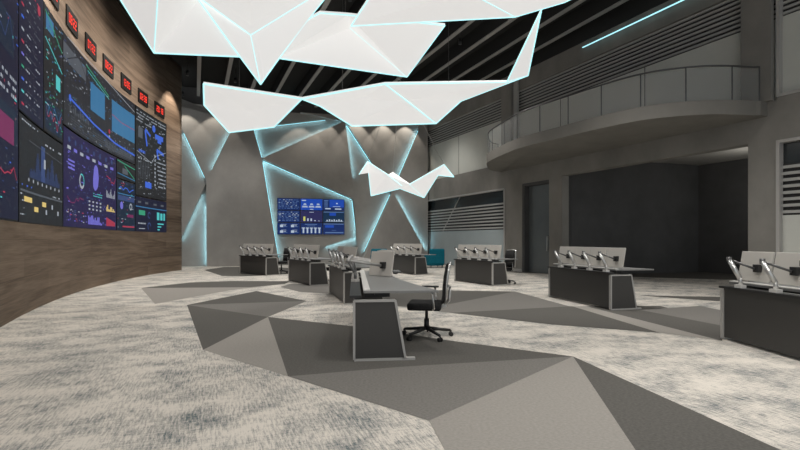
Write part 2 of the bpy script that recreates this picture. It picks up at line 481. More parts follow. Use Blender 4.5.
screen(S[13], S[59], SB, 3.55, CHAR, d_spect)
screen(S[59], S[133], zr, ST, SLATE, d_map)
screen(S[59], S[114], SB, zr, PURP, d_purple)
screen(S[114], S[133], 3.35, zr, CHAR, d_green)
screen(S[114], S[133], SB, 3.35, TEALD, d_lowblue)
screen(S[133], S[165], 2.95, ST, CHAR, d_cols)
screen(S[133], S[165], SB, 2.95, NAVY, d_bars)

# ------------------------------------------------------------------ digital clocks
clock_red = em('clock_red', (1.0, .05, .03), 1.5)
SEG = {'0':'abcdef','1':'bc','2':'abged','3':'abgcd','4':'fgbc','5':'afgcd','6':'afgedc','7':'abc','8':'abcdefg','9':'abcdfg'}
def seg_rects(ch):
    w, h, t = 1., 2., .26
    R = {'a':(0,h-t,w,h),'d':(0,0,w,t),'g':(0,h/2-t/2,w,h/2+t/2),'b':(w-t,h/2,w,h),'c':(w-t,0,w,h/2),'f':(0,h/2,t,h),'e':(0,0,t,h/2)}
    return [R[c] for c in SEG[ch]]
order = ['first', 'second', 'third', 'fourth', 'fifth', 'sixth', 'seventh']
for i, (px, pz, tx) in enumerate([(51.5,6.80,'08:22'),(71,6.76,'08:22'),(90,6.73,'07:22'),(107.5,6.71,'08:22'),(125.5,6.69,'13:05'),(142.5,6.66,'02:38'),(159,6.62,'20:18')]):
    s = spx(px); Y = y_of_s(s)
    t = empty('digital_clock', wpt(Y, pz-.24, 0), label='black digital wall clock with red digits, %s from the left of the row' % ('nearest' if i == 0 else order[i]),
              cat='clock', group='digital clocks above the video wall')
    n = .42
    b = MB(); sa, sb = s-n, s+n
    for k in range(3):
        p, q = sa+(sb-sa)*k/3, sa+(sb-sa)*(k+1)/3
        yp, yq = y_of_s(p), y_of_s(q)
        b.prism([wpt(yp,pz-.25,.005), wpt(yq,pz-.25,.005), wpt(yq,pz-.25,.035), wpt(yp,pz-.25,.035)], (0,0,.5))
    b.build('housing', black_m, t, world=True)
    u = .15
    for ch in tx:
        b = MB(); A = Arc(b, sa, sb, pz-.25, pz+.25, .037)
        if ch == ':':
            A.rect(u, .36, u+.03, .42, 0); b.build('colon_dot', clock_red, t, world=True)
            b = MB(); A.b = b; A.rect(u, .58, u+.03, .64, 0); u += .06
        else:
            for (x0,y0,x1,y1) in seg_rects(ch): A.rect(u+x0*.125, .27+y0*.23, u+x1*.125, .27+y1*.23, 0)
            u += .165
        b.build('colon_dot' if ch == ':' else 'digit', clock_red, t, world=True)

# ------------------------------------------------------------------ back wall of faceted panels
BL = Vector((-11.1, 23.0, 0)); BR = Vector((1.41, 26.5, 0))
bd = (BR-BL).normalized(); bn = Vector((bd.y, -bd.x, 0))          # bn points into the room
def bw(px, py, off=0.):
    """point on the back wall plane seen at (px,py), then moved off along the wall normal"""
    r = (px-400)/F
    # BL + bd*t : X = r*Y
    t = (r*BL.y-BL.x)/(bd.x-r*bd.y)
    Y = BL.y+bd.y*t
    return Vector((r*Y, Y, CAMH+(HOR-py)/F*Y)) + bn*off
wb = MB()
c0 = BL-bd*2; c1 = BR+bd*.3
q = [c0-bn*.02, c1-bn*.02, c1-bn*.4, c0-bn*.4]
wb.prism(q, (0,0,9.2))
wall_back = tag(wb.build('wall_back', dark_wall), kind='structure')
def tile(pts, lvl):
    m = MB(); poly = []
    for p in pts:
        v = bw(*p); v.z = max(v.z, .0); poly.append(v-bn*.01)
    m.prism(poly, bn*(lvl+.01))
    m.build('wall_panel', concrete_back, wall_back)
    return poly
# levels: recessed regions low, raised slabs high
TOP = 8.25
def top(px): 
    r = (px-400)/F; t = (r*BL.y-BL.x)/(bd.x-r*bd.y); Y = BL.y+bd.y*t
    return (px, HOR-(TOP-CAMH)*F/Y)
def bot(px):
    return (px, 290)
n_ = (207.5, 182)
tile([top(160), (160,90), (185,134), n_, (181,240), bot(160)], .22)
tile([top(160), top(244), (237,122), n_, (185,134), (160,92)], .34)
tile([n_, (208,200), bot(208), bot(160), (181,240)], .06)
tile([n_, (237,122), top(244), top(252), (254,131), (262,160), (279,262), bot(281), bot(208)], .50)
tile([top(252), (300,top(300)[1]), (343.5,123), (262,160), (254,131)], .10)
tile([(262,160), (343.5,123), (351,182), (352,199.5)], .50)
tile([(300,top(300)[1]), top(344), (344,123)], .30)
tile([(262,160), (352,199.5), (356,236), (323,247), (296,260), (279,262)], .10)
tile([(356,236), (323,247), (296,260), (279,262), bot(281), bot(359), (359,262)], .03)
tile([(344,123), (389,193.5), (362,255), bot(357), bot(359), (359,262), (356,236), (352,199.5), (351,182)], .28)
tile([top(344), top(411), (416,131), (389.5,193.5), (344,123)], .50)
tile([top(411), top(424), (424.5,140), bot(424.5), bot(424), (424,255), (390,193.5), (416,131)], .62)
tile([(389.5,193.5), (424,257), bot(424), bot(357), (362,255)], .85)
def strip(a, b_, lvl, low, line=True, pw=1.0):
    """LED line at the foot of a raised slab; its lamp washes the lower face on the side of the point `low`"""
    A = bw(*a, off=lvl+.02); B = bw(*b_, off=lvl+.02)
    d = (B-A).normalized(); s_ = d.cross(bn).normalized()
    if s_.dot(bw(*low)-A) < 0: s_ = -s_
    if line:
        m = MB(); m.bar(A+s_*.02, B+s_*.02, .022, .022, up=bn); m.build('light_strip', led, wall_back)
    L = bpy.data.lights.new('led', 'AREA'); L.shape = 'RECTANGLE'; L.size = (B-A).length; L.size_y = .05
    L.energy = 1.55*pw*(B-A).length; L.color = (.42, .85, 1.0)
    o = bpy.data.objects.new('led_lamp', L); COL.objects.link(o)
    z = -(-bn*.62+s_*.78).normalized(); x = d; y = z.cross(x).normalized()
    M = Matrix((x, y, z)).transposed().to_4x4(); M.translation = (A+B)/2+s_*.05+bn*.10
    o.matrix_world = M
for a, c, l, low, ln, pw in [((185,134),(205.5,178),.22,(180,170),True,1), ((237,122),(213,171),.34,(200,130),True,.8), ((208,204),(208,264),.06,(190,240),True,1.3),
        ((181,240),(202,194),.06,(200,240),False,.8), ((253,128),(261.5,158),.10,(280,140),True,.9), ((264,159.5),(341,124.5),.10,(280,130),False,.8),
        ((263,161),(351,199.5),.10,(280,190),True,1), ((262.5,163),(278,258),.10,(300,220),True,1), ((352,201),(357,244),.10,(330,215),True,1),
        ((355,236.5),(325,246.5),.03,(350,255),False,1.2), ((344.5,126),(351,178),.28,(360,165),False,.9), ((346,127),(388,191),.28,(352,160),True,.9),
        ((389,195),(363,252),.28,(360,215),True,1), ((415.5,133),(392,188),.50,(380,140),True,.9), ((392,198),(421,250),.62,(424,200),False,1.3),
        ((246,129.5),(325,120.5),.12,(280,140),True,.6)]:
    strip(a, c, l, low, ln, pw)

# video wall on the back wall
tv = empty('video_wall', bw(310, 235, .1), label='blue video wall of nine dashboard screens on the faceted grey back wall', cat='display screen')
T0, T1 = bw(277, 216.5, .12), bw(344.3, 217, .12)
ux = (T1-T0); ux.z = 0; TW = ux.length; ux.normalize(); TH = 1.98; zc = CAMH+(HOR-216.6)/F*24.55
org = Vector((T0.x, T0.y, zc-TH/2))
TP = [em('dash_deep', srgb(18,48,110)), em('dash_navy', srgb(18,28,60)), em('dash_blue', srgb(30,80,190)), em('dash_white', srgb(200,215,235)),
      em('dash_yellow', srgb(225,225,120)), em('dash_teal', srgb(18,52,84)), em('dash_mid', srgb(100,130,180)), em('dash_indigo', srgb(48,48,98))]
def flat(mb, x0, z0, x1, z1, mi, k=0):
    o = bn*(.05+.004*k)
    p = lambda x, z: org+ux*x+Vector((0,0,z))+o
    mb.face([p(x0,z0), p(x1,z0), p(x1,z1), p(x0,z1)], mi)
cw, ch = TW/3, TH/3
for r in range(3):
    for c in range(3):
        x0, z0 = c*cw+.012, (2-r)*ch+.012; x1, z1 = x0+cw-.024, z0+ch-.024
        m = MB(); p = org+ux*x0; p.z = z0+org.z
        m.prism([p, p+ux*(x1-x0), p+ux*(x1-x0)+bn*.048, p+bn*.048], (0,0,z1-z0), 8)
        flat(m, x0+.01, z0+.01, x1-.01, z1-.01, [0,2,0,0,7,5,0,0,0][r*3+c])
        W, H = x1-x0, z1-z0
        X = lambda u: x0+W*u
        Z = lambda v: z0+H*v
        def rr(u0,v0,u1,v1,mi,k=1): flat(m, X(u0), Z(v0), X(u1), Z(v1), mi, k)
        if (r,c) == (0,1):
            rr(.03,.62,.97,.95,2); rr(.06,.8,.25,.88,3,2)
            for u in (.2,.5,.8):
                for k in range(5): rr(u-.13+.02*k, .25+.07*k, u+.13-.02*k, .31+.07*k, 3 if k != 2 else 2, 2)
            rr(.42,.06,.58,.12,3,2)
        elif (r,c) == (0,2):
            rr(.3,.3,.97,.97,2); rr(.6,.58,.68,.68,3,2); rr(.45,.34,.8,.38,3,2); rr(.1,.12,.35,.22,3,2); rr(.55,.1,.85,.2,3,2)
            for k in range(6): rr(.06, .3+.1*k, .22, .34+.1*k, 6, 2)
            rr(.05,.85,.25,.9,6,2)
        elif (r,c) == (1,1):
            rr(.4,.86,.6,.9,3); rr(.13,.12,.22,.5,4,2)
            for u,h in ((.3,.35),(.45,.34),(.62,.2),(.8,.16)): rr(u,.12,u+.07,h,3,2)
        elif (r,c) == (1,2):
            rr(.03,.88,.97,.95,6); rr(.3,.6,.6,.85,2)
            for k in range(7): rr(.16+.11*k,.12,.22+.11*k,.24+.05*(k%2),3,2)
            rr(.12,.1,.94,.13,3,2)
        elif (r,c) == (2,1):
            rr(.2,.84,.75,.9,6); rr(.3,.72,.66,.76,6)
            for k in range(5): rr(.1+.18*k,.12,.17+.18*k,.6,3,2); rr(.06+.18*k,.52,.20+.18*k,.6,3,2)
        elif (r,c) == (2,2):
            rr(.03,.88,.97,.95,6); rr(.1,.6,.5,.82,2); rr(.1,.12,.95,.22,6); rr(.4,.35,.6,.38,6)
        elif (r,c) == (2,0):
            for u,v in ((.12,.62),(.6,.62),(.12,.14),(.6,.14)):
                rr(u,v,u+.14,v+.2,3,2); rr(u+.16,v+.02,u+.32,v+.06,6,2); rr(u+.05,v+.22,u+.28,v+.25,3,2); rr(u+.16,v+.1,u+.26,v+.14,3,2)
        else:
            for v in [.12+.12*k for k in range(7)]:
                u = .06
                while u < .9:
                    w = random.uniform(.03,.13); rr(u,v,min(u+w,.95),v+.045,6 if random.random()<.7 else 3,2); u += w+random.uniform(.02,.1)
        m.build('screen', TP+[black_m], tv, world=True)

# ------------------------------------------------------------------ right wall
C0 = Vector((1.41, 26.5, 0)); wd = Vector((.446, -.895, 0)).normalized(); wn = Vector((-wd.y*-1, 0, 0))
wn = Vector((wd.y, -wd.x, 0))                         # points into the room (towards -x)
def sR(px):
    r = (px-400)/F
    return (r*C0.y-C0.x)/(wd.x-r*wd.y)
def wbox(mb, s0, s1, n0, n1, z0, z1, mi=0):
    a, c = C0+wd*s0, C0+wd*s1
    mb.prism([Vector((p.x, p.y, z0)) for p in (a+wn*n0, c+wn*n0, c+wn*n1, a+wn*n1)], (0,0,z1-z0), mi)
s505, s522, s549, s562, s748, s776 = map(sR, (505, 522, 549, 562, 748, 776.5))
E = 26.0; TH_ = -.35
m = MB()
wbox(m, s505, s522, TH_, 0, 0, 4.4); wbox(m, s549, s562, TH_, 0, 0, 4.4); wbox(m, s748, s776, TH_, 0, 0, 4.75)
wbox(m, 0, s505, TH_, 0, 3.66, 4.75)                     # over lower window
wbox(m, s505, s748, TH_, 0, 4.4, 4.75)
wbox(m, s522, s549, TH_, 0, 3.72, 4.4); wbox(m, s562, s748, TH_, 0, 3.8, 4.4)
wbox(m, s776, E, TH_, 0, 3.77, 4.82)
wbox(m, 0, E, TH_, 0, 7.75, 8.45)                         # band over the louvres
wall_right = tag(m.build('wall_right', concrete), kind='structure')
m = MB(); wbox(m, 0, E, TH_-.05, 0.03, 8.45, 9.2); m.build('upper_band', ceil_m, wall_right)
m = MB(); wbox(m, sR(743.5), s776-.05, .0, .14, 4.75, 8.6); m.build('pillar', concrete, wall_right, bevel=.01)
m = MB(); wbox(m, sR(505), sR(515), .0, .22, 4.75, 8.45); m.build('pillar', concrete, wall_right, bevel=.01)
m = MB(); wbox(m, sR(515)+.02, sR(519), .0, .10, 4.75, 8.45); m.build('pillar_trim', slat_l, wall_right)
m = MB(); wbox(m, s505, s522, .0, .02, 0, .12); wbox(m, s748, s776, 0, .02, 0, .12)
tag(m.build('baseboard_right', desk_edge), kind='structure')

wcount = [0]
def window(s0, s1, z0, z1, sl0, sl1, low, glassm, pitch, frame_sides, pane_cols=0, diag=None):
    wcount[0] += 1
    m = MB(); wbox(m, s0, s1, -.22, -.16, z0, z1)
    o = tag(m.build('window_%d' % wcount[0], glassm), kind='structure')
    f = MB(); t = .07
    wbox(f, s0, s1, -.16, .03, z1-t, z1) if 't' in frame_sides else None
    wbox(f, s0, s1, -.16, .03, z0, z0+t) if 'b' in frame_sides else None
    if 'l' in frame_sides: wbox(f, s0, s0+t, -.16, .03, z0, z1)
    if 'r' in frame_sides: wbox(f, s1-t, s1, -.16, .03, z0, z1)
    if f.v: f.build('window_frame', frame_l, o)
    if sl0 > z0+.05:
        p = MB(); wbox(p, s0+.02, s1-.02, -.16, -.12, z0+.02, sl0)
        p.build('frosted_panel', low, o)
        if pane_cols:
            w = (s1-s0)/pane_cols
            j = MB()
            for k in range(1, pane_cols): wbox(j, s0+w*k-.012, s0+w*k+.012, -.12, -.112, z0+.02, sl0)
            j.build('panel_joint', rail_m, o)
    p = MB(); wbox(p, s0+.02, s1-.02, -.16, -.15, sl0, sl1)
    p.build('louvre_backing', slat_d, o)
    p = MB(); z = sl0+pitch*.3
    while z < sl1:
        wbox(p, s0+.02, s1-.02, -.15, -.10, z, z+pitch*.45); z += pitch
    p.build('louvre', slat_l, o)
    if diag:
        p = MB(); a, c = diag
        p.bar(C0+wd*a[0]+wn*-.13+Vector((0,0,a[1])), C0+wd*c[0]+wn*-.13+Vector((0,0,c[1])), .05, .03); p.build('diagonal_bar', frame_l, o)
    return o
window(0, s505, 0, 3.66, 1.83, 3.05, frosted_b, glass_dk, .155, 'tr', 0, ((sR(441), 1.85), (sR(458), 3.6)))
window(s776, E, 0, 3.77, 1.95, 3.2, frosted, glass_dk, .155, 'tl')
window(0, s776-.05, 4.75, 7.75, 6.78, 7.75, frosted, glass_dk, .125, '', 5)
window(s776, E, 4.82, 7.75, 6.78, 7.75, frosted, glass_dk, .125, 'bl', 6)

# door in its recess
m = MB(); wbox(m, s522, s549, -.34, -.28, 0, 3.72)
d1 = tag(m.build('door_1', glass_door), kind='structure')
m = MB(); wbox(m, s522, s522+.12, -.28, -.02, 0, 3.72); wbox(m, s522+.12, s549, -.28, -.02, 3.6, 3.72)
m.build('door_frame', dark_wall, d1)
m = MB(); wbox(m, s549-.35, s549-.31, -.28, -.22, .9, 1.5); m.build('door_handle', chrome, d1)

# dark recess beyond the opening
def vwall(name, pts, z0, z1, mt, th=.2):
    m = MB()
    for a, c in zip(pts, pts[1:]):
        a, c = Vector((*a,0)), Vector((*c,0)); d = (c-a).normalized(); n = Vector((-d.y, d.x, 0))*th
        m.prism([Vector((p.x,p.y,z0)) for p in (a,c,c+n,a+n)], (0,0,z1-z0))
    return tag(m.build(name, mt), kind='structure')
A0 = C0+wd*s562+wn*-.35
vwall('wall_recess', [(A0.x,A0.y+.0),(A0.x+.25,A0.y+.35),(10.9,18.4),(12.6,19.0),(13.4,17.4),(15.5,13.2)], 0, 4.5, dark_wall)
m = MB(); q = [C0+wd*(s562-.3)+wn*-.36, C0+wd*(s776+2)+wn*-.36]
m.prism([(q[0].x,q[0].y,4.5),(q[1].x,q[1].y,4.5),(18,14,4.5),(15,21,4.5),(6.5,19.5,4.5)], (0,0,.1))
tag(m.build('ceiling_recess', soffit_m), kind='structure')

# linear cyan lamp on the upper wall
a = C0+wd*sR(585)+wn*.12; c = C0+wd*(sR(688)+2.2)+wn*.12
lt = empty('linear_lamp', (a.x, a.y, 8.2), label='long thin cyan linear lamp high on the right wall near the ceiling', cat='lamp')
m = MB(); m.bar((a.x,a.y,8.2), (c.x,c.y,8.2), .03, .03); m.build('diffuser', lin_light, lt, world=True)
for k in range(5):
    m = MB(); p = a.lerp(c, (k+.5)/5); m.bar((p.x,p.y,8.22), (p.x-wn.x*.11,p.y-wn.y*.11,8.22), .03, .03)
    m.build('bracket', rail_m, lt, world=True)

# ------------------------------------------------------------------ balcony
edge_px = [(504,172.6),(491,170.3),(487,166),(488,162),(500,156),(520,148),(560,138),(600,128.5),(640,120.5),(680,116),(720,114.2),(763,115.5)]
ctrl = []
for px, py in edge_px:
    Y = (4.4-CAMH)*F/(HOR-py); ctrl.append(Vector(((px-400)/F*Y, Y, 0)))
def catmull(pts, n=6):
    out = []
    P_ = [pts[0]*2-pts[1]]+pts+[pts[-1]*2-pts[-2]]
    for i in range(1, len(P_)-2):
        for k in range(n):
            t = k/n; a,b_,c,d = P_[i-1],P_[i],P_[i+1],P_[i+2]
            out.append(.5*((2*b_)+(-a+c)*t+(2*a-5*b_+4*c-d)*t*t+(-a+3*b_-3*c+d)*t**3))
    out.append(pts[-1]); return out
edge = catmull(ctrl)
# the ends meet the wall
def onwall(p):
    s = (p-C0).dot(wd); return C0+wd*s+wn*.005
edge[0] = onwall(edge[0]); last = onwall(edge[-1])
if (edge[-1]-C0).dot(wn) < .31: edge[-1] = C0+wd*(edge[-1]-C0).dot(wd)+wn*.31
bal = empty('balcony', (edge[30].x, edge[30].y, 4.4), label='curved grey balcony with glass railing projecting from the right wall', cat='balcony')
m = MB()
poly = edge+[onwall(edge[-1])]
m.prism([Vector((p.x,p.y,4.4)) for p in poly], (0,0,.35))
m.build('slab', balcony_m, bal, world=True)
# railing: inset line
def inset(pts, d):
    out = []
    for i, p in enumerate(pts):
        t = (pts[min(i+1,len(pts)-1)]-pts[max(i-1,0)]).normalized(); n = Vector((-t.y, t.x, 0))
        if (C0-p).dot(wn) > 0: pass
        out.append(p+n*d)
    return out
sgn = 1
rl = inset(edge, .06)
if (rl[30]-C0).dot(wn) > (edge[30]-C0).dot(wn): rl = inset(edge, -.06)
rl = rl[3:]
m = MB(); m.tube([Vector((p.x,p.y,5.6)) for p in rl], .022, 6); m.build('handrail', rail_m, bal, world=True)
acc = 0; posts = [0]
for i in range(1, len(rl)):
    acc += (rl[i]-rl[i-1]).length
    if acc > .92: posts.append(i); acc = 0
posts = sorted(set(posts+[len(rl)-1]))
glass_r = mat('railing_glass', (.55, .57, .56), .15, alpha=.16, spec=.4)
for k in posts:
    p = rl[k]; m = MB(); m.bar((p.x,p.y,4.75), (p.x,p.y,5.6), .022, .022); m.build('post', rail_m, bal, world=True)
for a, c in zip(posts, posts[1:]):
    m = MB()
    for i in range(a, c):
        p, q = rl[i], rl[i+1]
        m.face([(p.x,p.y,4.78),(q.x,q.y,4.78),(q.x,q.y,5.55),(p.x,p.y,5.55)])
    m.build('glass_pane', glass_r, bal, world=True)

# ------------------------------------------------------------------ ceiling
m = MB(); m.prism([(-16,-4,9.2),(22,-4,9.2),(22,31,9.2),(-16,31,9.2)], (0,0,.2))
ceiling = tag(m.build('ceiling', ceil_m), kind='structure')
for k in range(-9, 14):
    zb = 8.6; Yb = (zb-CAMH)*F/(HOR-81); xb = (452.6+28.2*k-400)/F*Yb
    d = Vector(((195-400)/F, 1, 0))
    def at(Y): return Vector((xb+d.x*(Y-Yb), Y, 0))
    y1 = 25.6; 
    while y1 > 6 and (at(y1)-C0).dot(wn) < .1 and False: y1 -= .5
    # clip to the room side of the right wall
    y0 = -3.5
    pts = [at(y0+ (y1-y0)*i/60) for i in range(61)]
    ok = [p for p in pts if (p-C0).dot(wn) > .12 and (p-BL).dot(bn) > .05 and p.x > wx(max(1.5,min(p.y,Y_END)))-(0 if p.y < 20 else 3)]
    if len(ok) < 4: continue
    a, c = ok[0], ok[-1]
    m = MB(); m.bar((a.x,a.y,zb+.02), (c.x,c.y,zb+.02), .15, .04); m.bar((a.x,a.y,zb+.32), (c.x,c.y,zb+.32), .10, .56, mi=1)
    m.build('ceiling_beam', [beam_m, ceil_m], ceiling)

# ------------------------------------------------------------------ chandelier panels
def chandelier(name, verts, faces, edges, label, cables, th=.05, r=.02, grp='luminous faceted ceiling panels'):
    V = [P(*v) for v in verts]
    c = sum(V, Vector())/len(V)
    t = empty('faceted_pendant_light', c, label=label, cat='pendant light', group=grp)
    m = MB()
    for f in faces:
        m.prism([V[i] for i in f], (0,0,th))
    m.build('panel', panel_w, t, world=True)
    m = MB()
    from collections import Counter
    cnt = Counter(frozenset((f[k], f[(k+1) % len(f)])) for f in faces for k in range(len(f)))
    for a, b_ in edges:
        rr = r*(.42 if cnt.get(frozenset((a, b_)), 1) > 1 else .62)
        m.tube([V[a], V[b_]], rr, 6, smooth=False)
    m.build('edge_light', cyan_e, t, world=True)
    for (i, topp) in cables:
        m = MB(); a = V[i]+Vector((0,0,.02)) if isinstance(i, int) else sum((V[j] for j in i), Vector())/len(i)
        b_ = Vector((a.x+topp[0], a.y+topp[1], 8.62))
        m.tube([a, b_], .004 if th > .04 else .007, 5); m.build('cable', rail_m if th > .04 else frame_l, t, world=True)
    return t
# P1 left sheet
chandelier('a', [(108,-20,6.6),(159,-22,6.4),(165,-60,5.6),(154,53,7.6),(240,56.8,8.0),(185,-20,6.8),(95,-70,5.6),(199,0,7.3)],
           [(0,1,3),(1,7,4,3),(1,5,7),(6,2,1,0),(2,5,1)], [(0,3),(1,3),(3,4),(4,7),(7,5),(0,6),(1,0)],
           'large folded white luminous panel at upper left, nearest the wood wall', [((1,5,7),(0,0)),(2,(0,0))])
chandelier('b', [(190,-12,7.0),(240,56.8,8.0),(260.6,84.6,8.5),(278.7,59,8.6),(303.6,25,8.8),(340,-20,8.6),(250.7,35,8.1),(172,-22,6.6),(352,-22,8.2),(250,-60,6.6)],
           [(0,1,2,6),(6,2,3,4,5),(7,0,6),(7,6,5,8,9)], [(0,1),(1,2),(2,3),(3,4),(4,5),(6,2),(7,6),(6,5),(7,0)],
           'white luminous panel folded into a downward point beside the large upper left panel', [((6,5),(0,0)),((7,6),(0,0))])
chandelier('c', [(276,58,9.6),(303,22,9.2),(320,13,9.2),(348,15,9.3),(445,25.5,9.8),(407,77,10.8),(350,28,9.9)],
           [(0,1,2,3,6),(6,3,4,5),(0,6,5)], [(0,1),(2,3),(3,4),(4,5),(5,0),(6,5),(2,1)],
           'white luminous four-sided panel in the middle of the upper row', [((6,4),(0,0)),((0,5),(0,0))])
chandelier('d', [(376,-12,8.0),(351,26,8.6),(515,17,8.8),(564,2.5,8.9),(600,-14,8.7),(466,-9,8.0),(420,-60,6.6)],
           [(0,1,2,5),(5,2,3,4),(0,5,4,6)], [(0,1),(1,2),(2,3),(3,4),(5,2)],
           'wide white luminous panel cut off by the top edge, right of the middle', [((0,5,2),(0,0)),(6,(0,0))])
chandelier('e', [(302,99,11.0),(352,126,12.4),(436,123.5,12.8),(461,101,12.6),(528,75.5,12.4),(541.5,9.5,10.6),(507,82,11.9),(385,84,10.9),(320,106,11.6),(365,97,11.6),(410,100,11.6)],
           [(0,7,9),(0,9,8),(8,9,1),(9,7,10),(1,9,10,2),(7,6,10),(10,6,3),(10,3,2),(6,4,3),(6,5,4)],
           [(0,7),(7,6),(6,5),(5,4),(4,3),(3,2),(2,1),(1,8),(8,0),(6,4),(7,2)],
           'long low white luminous sheet ending in an upright spike at its right', [((7,6),(0,0)),((8,9),(0,0)),(5,(0,0))], r=.03)
chandelier('f', [(203.5,84,9.6),(302,99,10.8),(274,127,11.4),(229,132.5,11.2),(204,105,10.4),(250,111,10.8)],
           [(0,1,5),(1,2,5),(4,5,2,3),(0,5,4)], [(0,1),(1,2),(2,3),(3,4),(4,0)],
           'low white luminous panel at left, in front of the faceted back wall', [((0,1),(0,0)),((3,5),(0,0))], r=.026)
chandelier('g', [(367.4,161.6,15.8),(359,174.5,15.6),(368.5,172.8,15.9),(371,196,16.2),(400,188.6,15.9),(393,172.8,16.3),(388.5,175.3,15.7),(409.6,184.4,15.7),
                 (424,197.7,16.3),(438,175.3,15.9),(454,177,15.7),(444,164.7,15.8),(402,186,15.6)],
           [(0,1,2),(0,2,3,4,6),(6,4,7),(6,7,5),(4,8,7),(7,8,9,11),(11,9,10)],
           [(0,1),(0,6),(6,12),(3,4),(2,3),(4,8),(8,9),(7,11),(11,10),(9,10),(5,7),(5,6),(7,8)],
           'small white bird-shaped luminous folded panel hanging lowest before the back wall', [(0,(1.6,0)),(5,(.35,0)),(11,(-2.4,0))], th=.03, r=.022)

# ------------------------------------------------------------------ desks
def desk_outline(L, dn, df):
    """tabletop outline: near end depth dn, far depth df, concave operator edge"""
    pts = [(0,.12)]
    pts += [(0,dn)]
    for k in range(1, 10):
        t = k/10; pts.append((L*t, dn+(df-dn)*t-.16*math.sin(math.pi*t)))
    pts += [(L,df),(L,.12)]
    return pts
def make_desk(loc, rz, L, label, dn=1.0, df=1.0, strip_=True):
    """local x runs along the desk (near to far), local y towards the operator's side"""
    t = empty('control_desk', (*loc, 0), rz, label=label, cat='desk', group='control desks')
    m = MB(); m.box((L/2,.03,.37), (L-.08,.03,.66)); m.build('modesty_panel', desk_dk, t)
    for x, s_ in ((.02,1),(L-.02,-1)):
        # trapezoid end panel with a light frame
        e = MB(); prof = [(.0,.005),(.60,.005),(.48,.685),(.0,.685)]
        pr = [(.03,.03),(.572,.03),(.466,.66),(.03,.66)]
        e.prism([(x-.02, y, z) for y, z in pr], (.04,0,0)); ep = e.build('end_panel', desk_dk, t)
        f = MB()
        q = [(x,.015,.015),(x,.59,.015),(x,.475,.67),(x,.015,.67)]
        for a, c in zip(q, q[1:]+q[:1]): f.bar(a, c, .026, .055, up=(1,0,0))
        f.bar((x,.55,.015),(x,.70,.015), .055, .026, up=(0,0,1))
        f.build('panel_frame', desk_edge, ep)
    m = MB()
    for x in (.25, L/2, L-.25): m.box((x,.28,.72), (.06,.3,.07))
    m.box((L/2,.28,.735), (L-.3,.06,.04))
    m.build('support_beam', black_m, t)
    m = MB(); m.prism([(x,y,.755) for x, y in desk_outline(L,dn,df)], (0,0,.025))
    m.build('tabletop', desk_top, t, bevel=.003)
    m = MB(); m.box((L/2,.03,.715), (L-.02,.13,.03)); m.build('equipment_shelf', black_m, t)
    m = MB(); m.box((L/2,.155,.789), (L-.02,.075,.016)); m.build('cable_cover', white_m, t, bevel=.003)
    return t

# monitor on arm, built once. local x along desk, y towards operator. origin at arm foot
def make_monitor(reach=.21, w=.49):
    t = empty('monitor_on_arm', (0,0,0)); k = reach
    lm, um = (rail_m, arm_m) if reach > .3 else (chrome, arm_m)
    m = MB(); m.box((0,0,.02), (.10,.08,.04)); m.build('clamp_foot', white_m, t)
    long_ = reach > .3; ex, ez, r1, r2 = (-.13, .31, .020, .021) if long_ else (-.15, .36, .030, .015)
    m = MB(); m.tube([(0,0,.04),(0,0,.13)], .024, 10); m.tube([(0,0,.11),(ex,-.03,ez)], r1, 8); m.build('lower_arm', lm, t)
    m = MB(); m.tube([(ex,-.03,ez-.03),(ex,-.03,ez+.035)], .030, 10); m.tube([(ex,-.03,ez),(.06,k-.07,.25 if k < .3 else .22)], r2, 8); m.build('upper_arm', um if long_ else rail_m, t)
    m = MB(); m.box((.07,k-.04,.255 if k < .3 else .225), (.09,.05,.10)); m.build('mount', black_m, t)
    M = Matrix.Translation((0,k,.275 if k < .3 else .245)) @ Matrix.Rotation(math.radians(-10), 4, 'X')
    m = MB(); m.box((0,0,0), (w,.025,.39), 0, M); h = m.build('housing', mon_back, t, bevel=.006)
    m = MB(); m.box((0,.0145,.002), (w-.02,.003,.36), 0, M); m.build('screen', black_m, h)
    return t
proto = make_monitor()
used = [False]
def put_monitor(desk, x, y, z, rz, label):
    o = proto if not used[0] else copy_tree(proto)
    used[0] = True
    p = desk.matrix_basis @ Vector((x, y, z))
    a = desk.rotation_euler.z
    o.location = p; o.rotation_euler = (0,0,a+rz)
    tag(o, label, 'monitor', 'white-backed monitors on the control desks')
    return o

SPECS = [
 # name, near corner px, far corner px on the floor -> world, label
 ('near',  (352.8,361.5), None, 3.35, 'nearest control desk, centre, its framed grey end panel facing us, with chair beside it'),
 ('behind',(343.5,304.7), (329,293.5), None, 'control desk directly behind the nearest centre desk, partly hidden by it'),
 ('left2', (309.8,286),   (288.3,281), None, 'dark control desk below the blue video wall, second from the left'),
 ('left1', (266,275.7),   (242,273.5), None, 'leftmost control desk, far back before the faceted wall'),
 ('mid',   (415.2,275),   (390,272),   None, 'farthest central control desk, between the two teal armchairs'),
 ('midr',  (492.6,286),   (455.4,281), None, 'control desk right of the office chair, before the right wall window'),
 ('right', (610.5,310.5), (548.5,297), None, 'control desk before the dark recess opening'),
 ('far_right', None, (720.5,339), 2.3, 'large control desk cut off by the right edge of the picture'),
]
NICE = {'near':'nearest centre desk','behind':'desk just behind the nearest one','left2':'desk below the blue video wall',
        'left1':'leftmost desk','mid':'farthest central desk','midr':'desk before the right wall window',
        'right':'desk before the dark recess','far_right':'desk cut off at the right edge'}
DESKS = {}
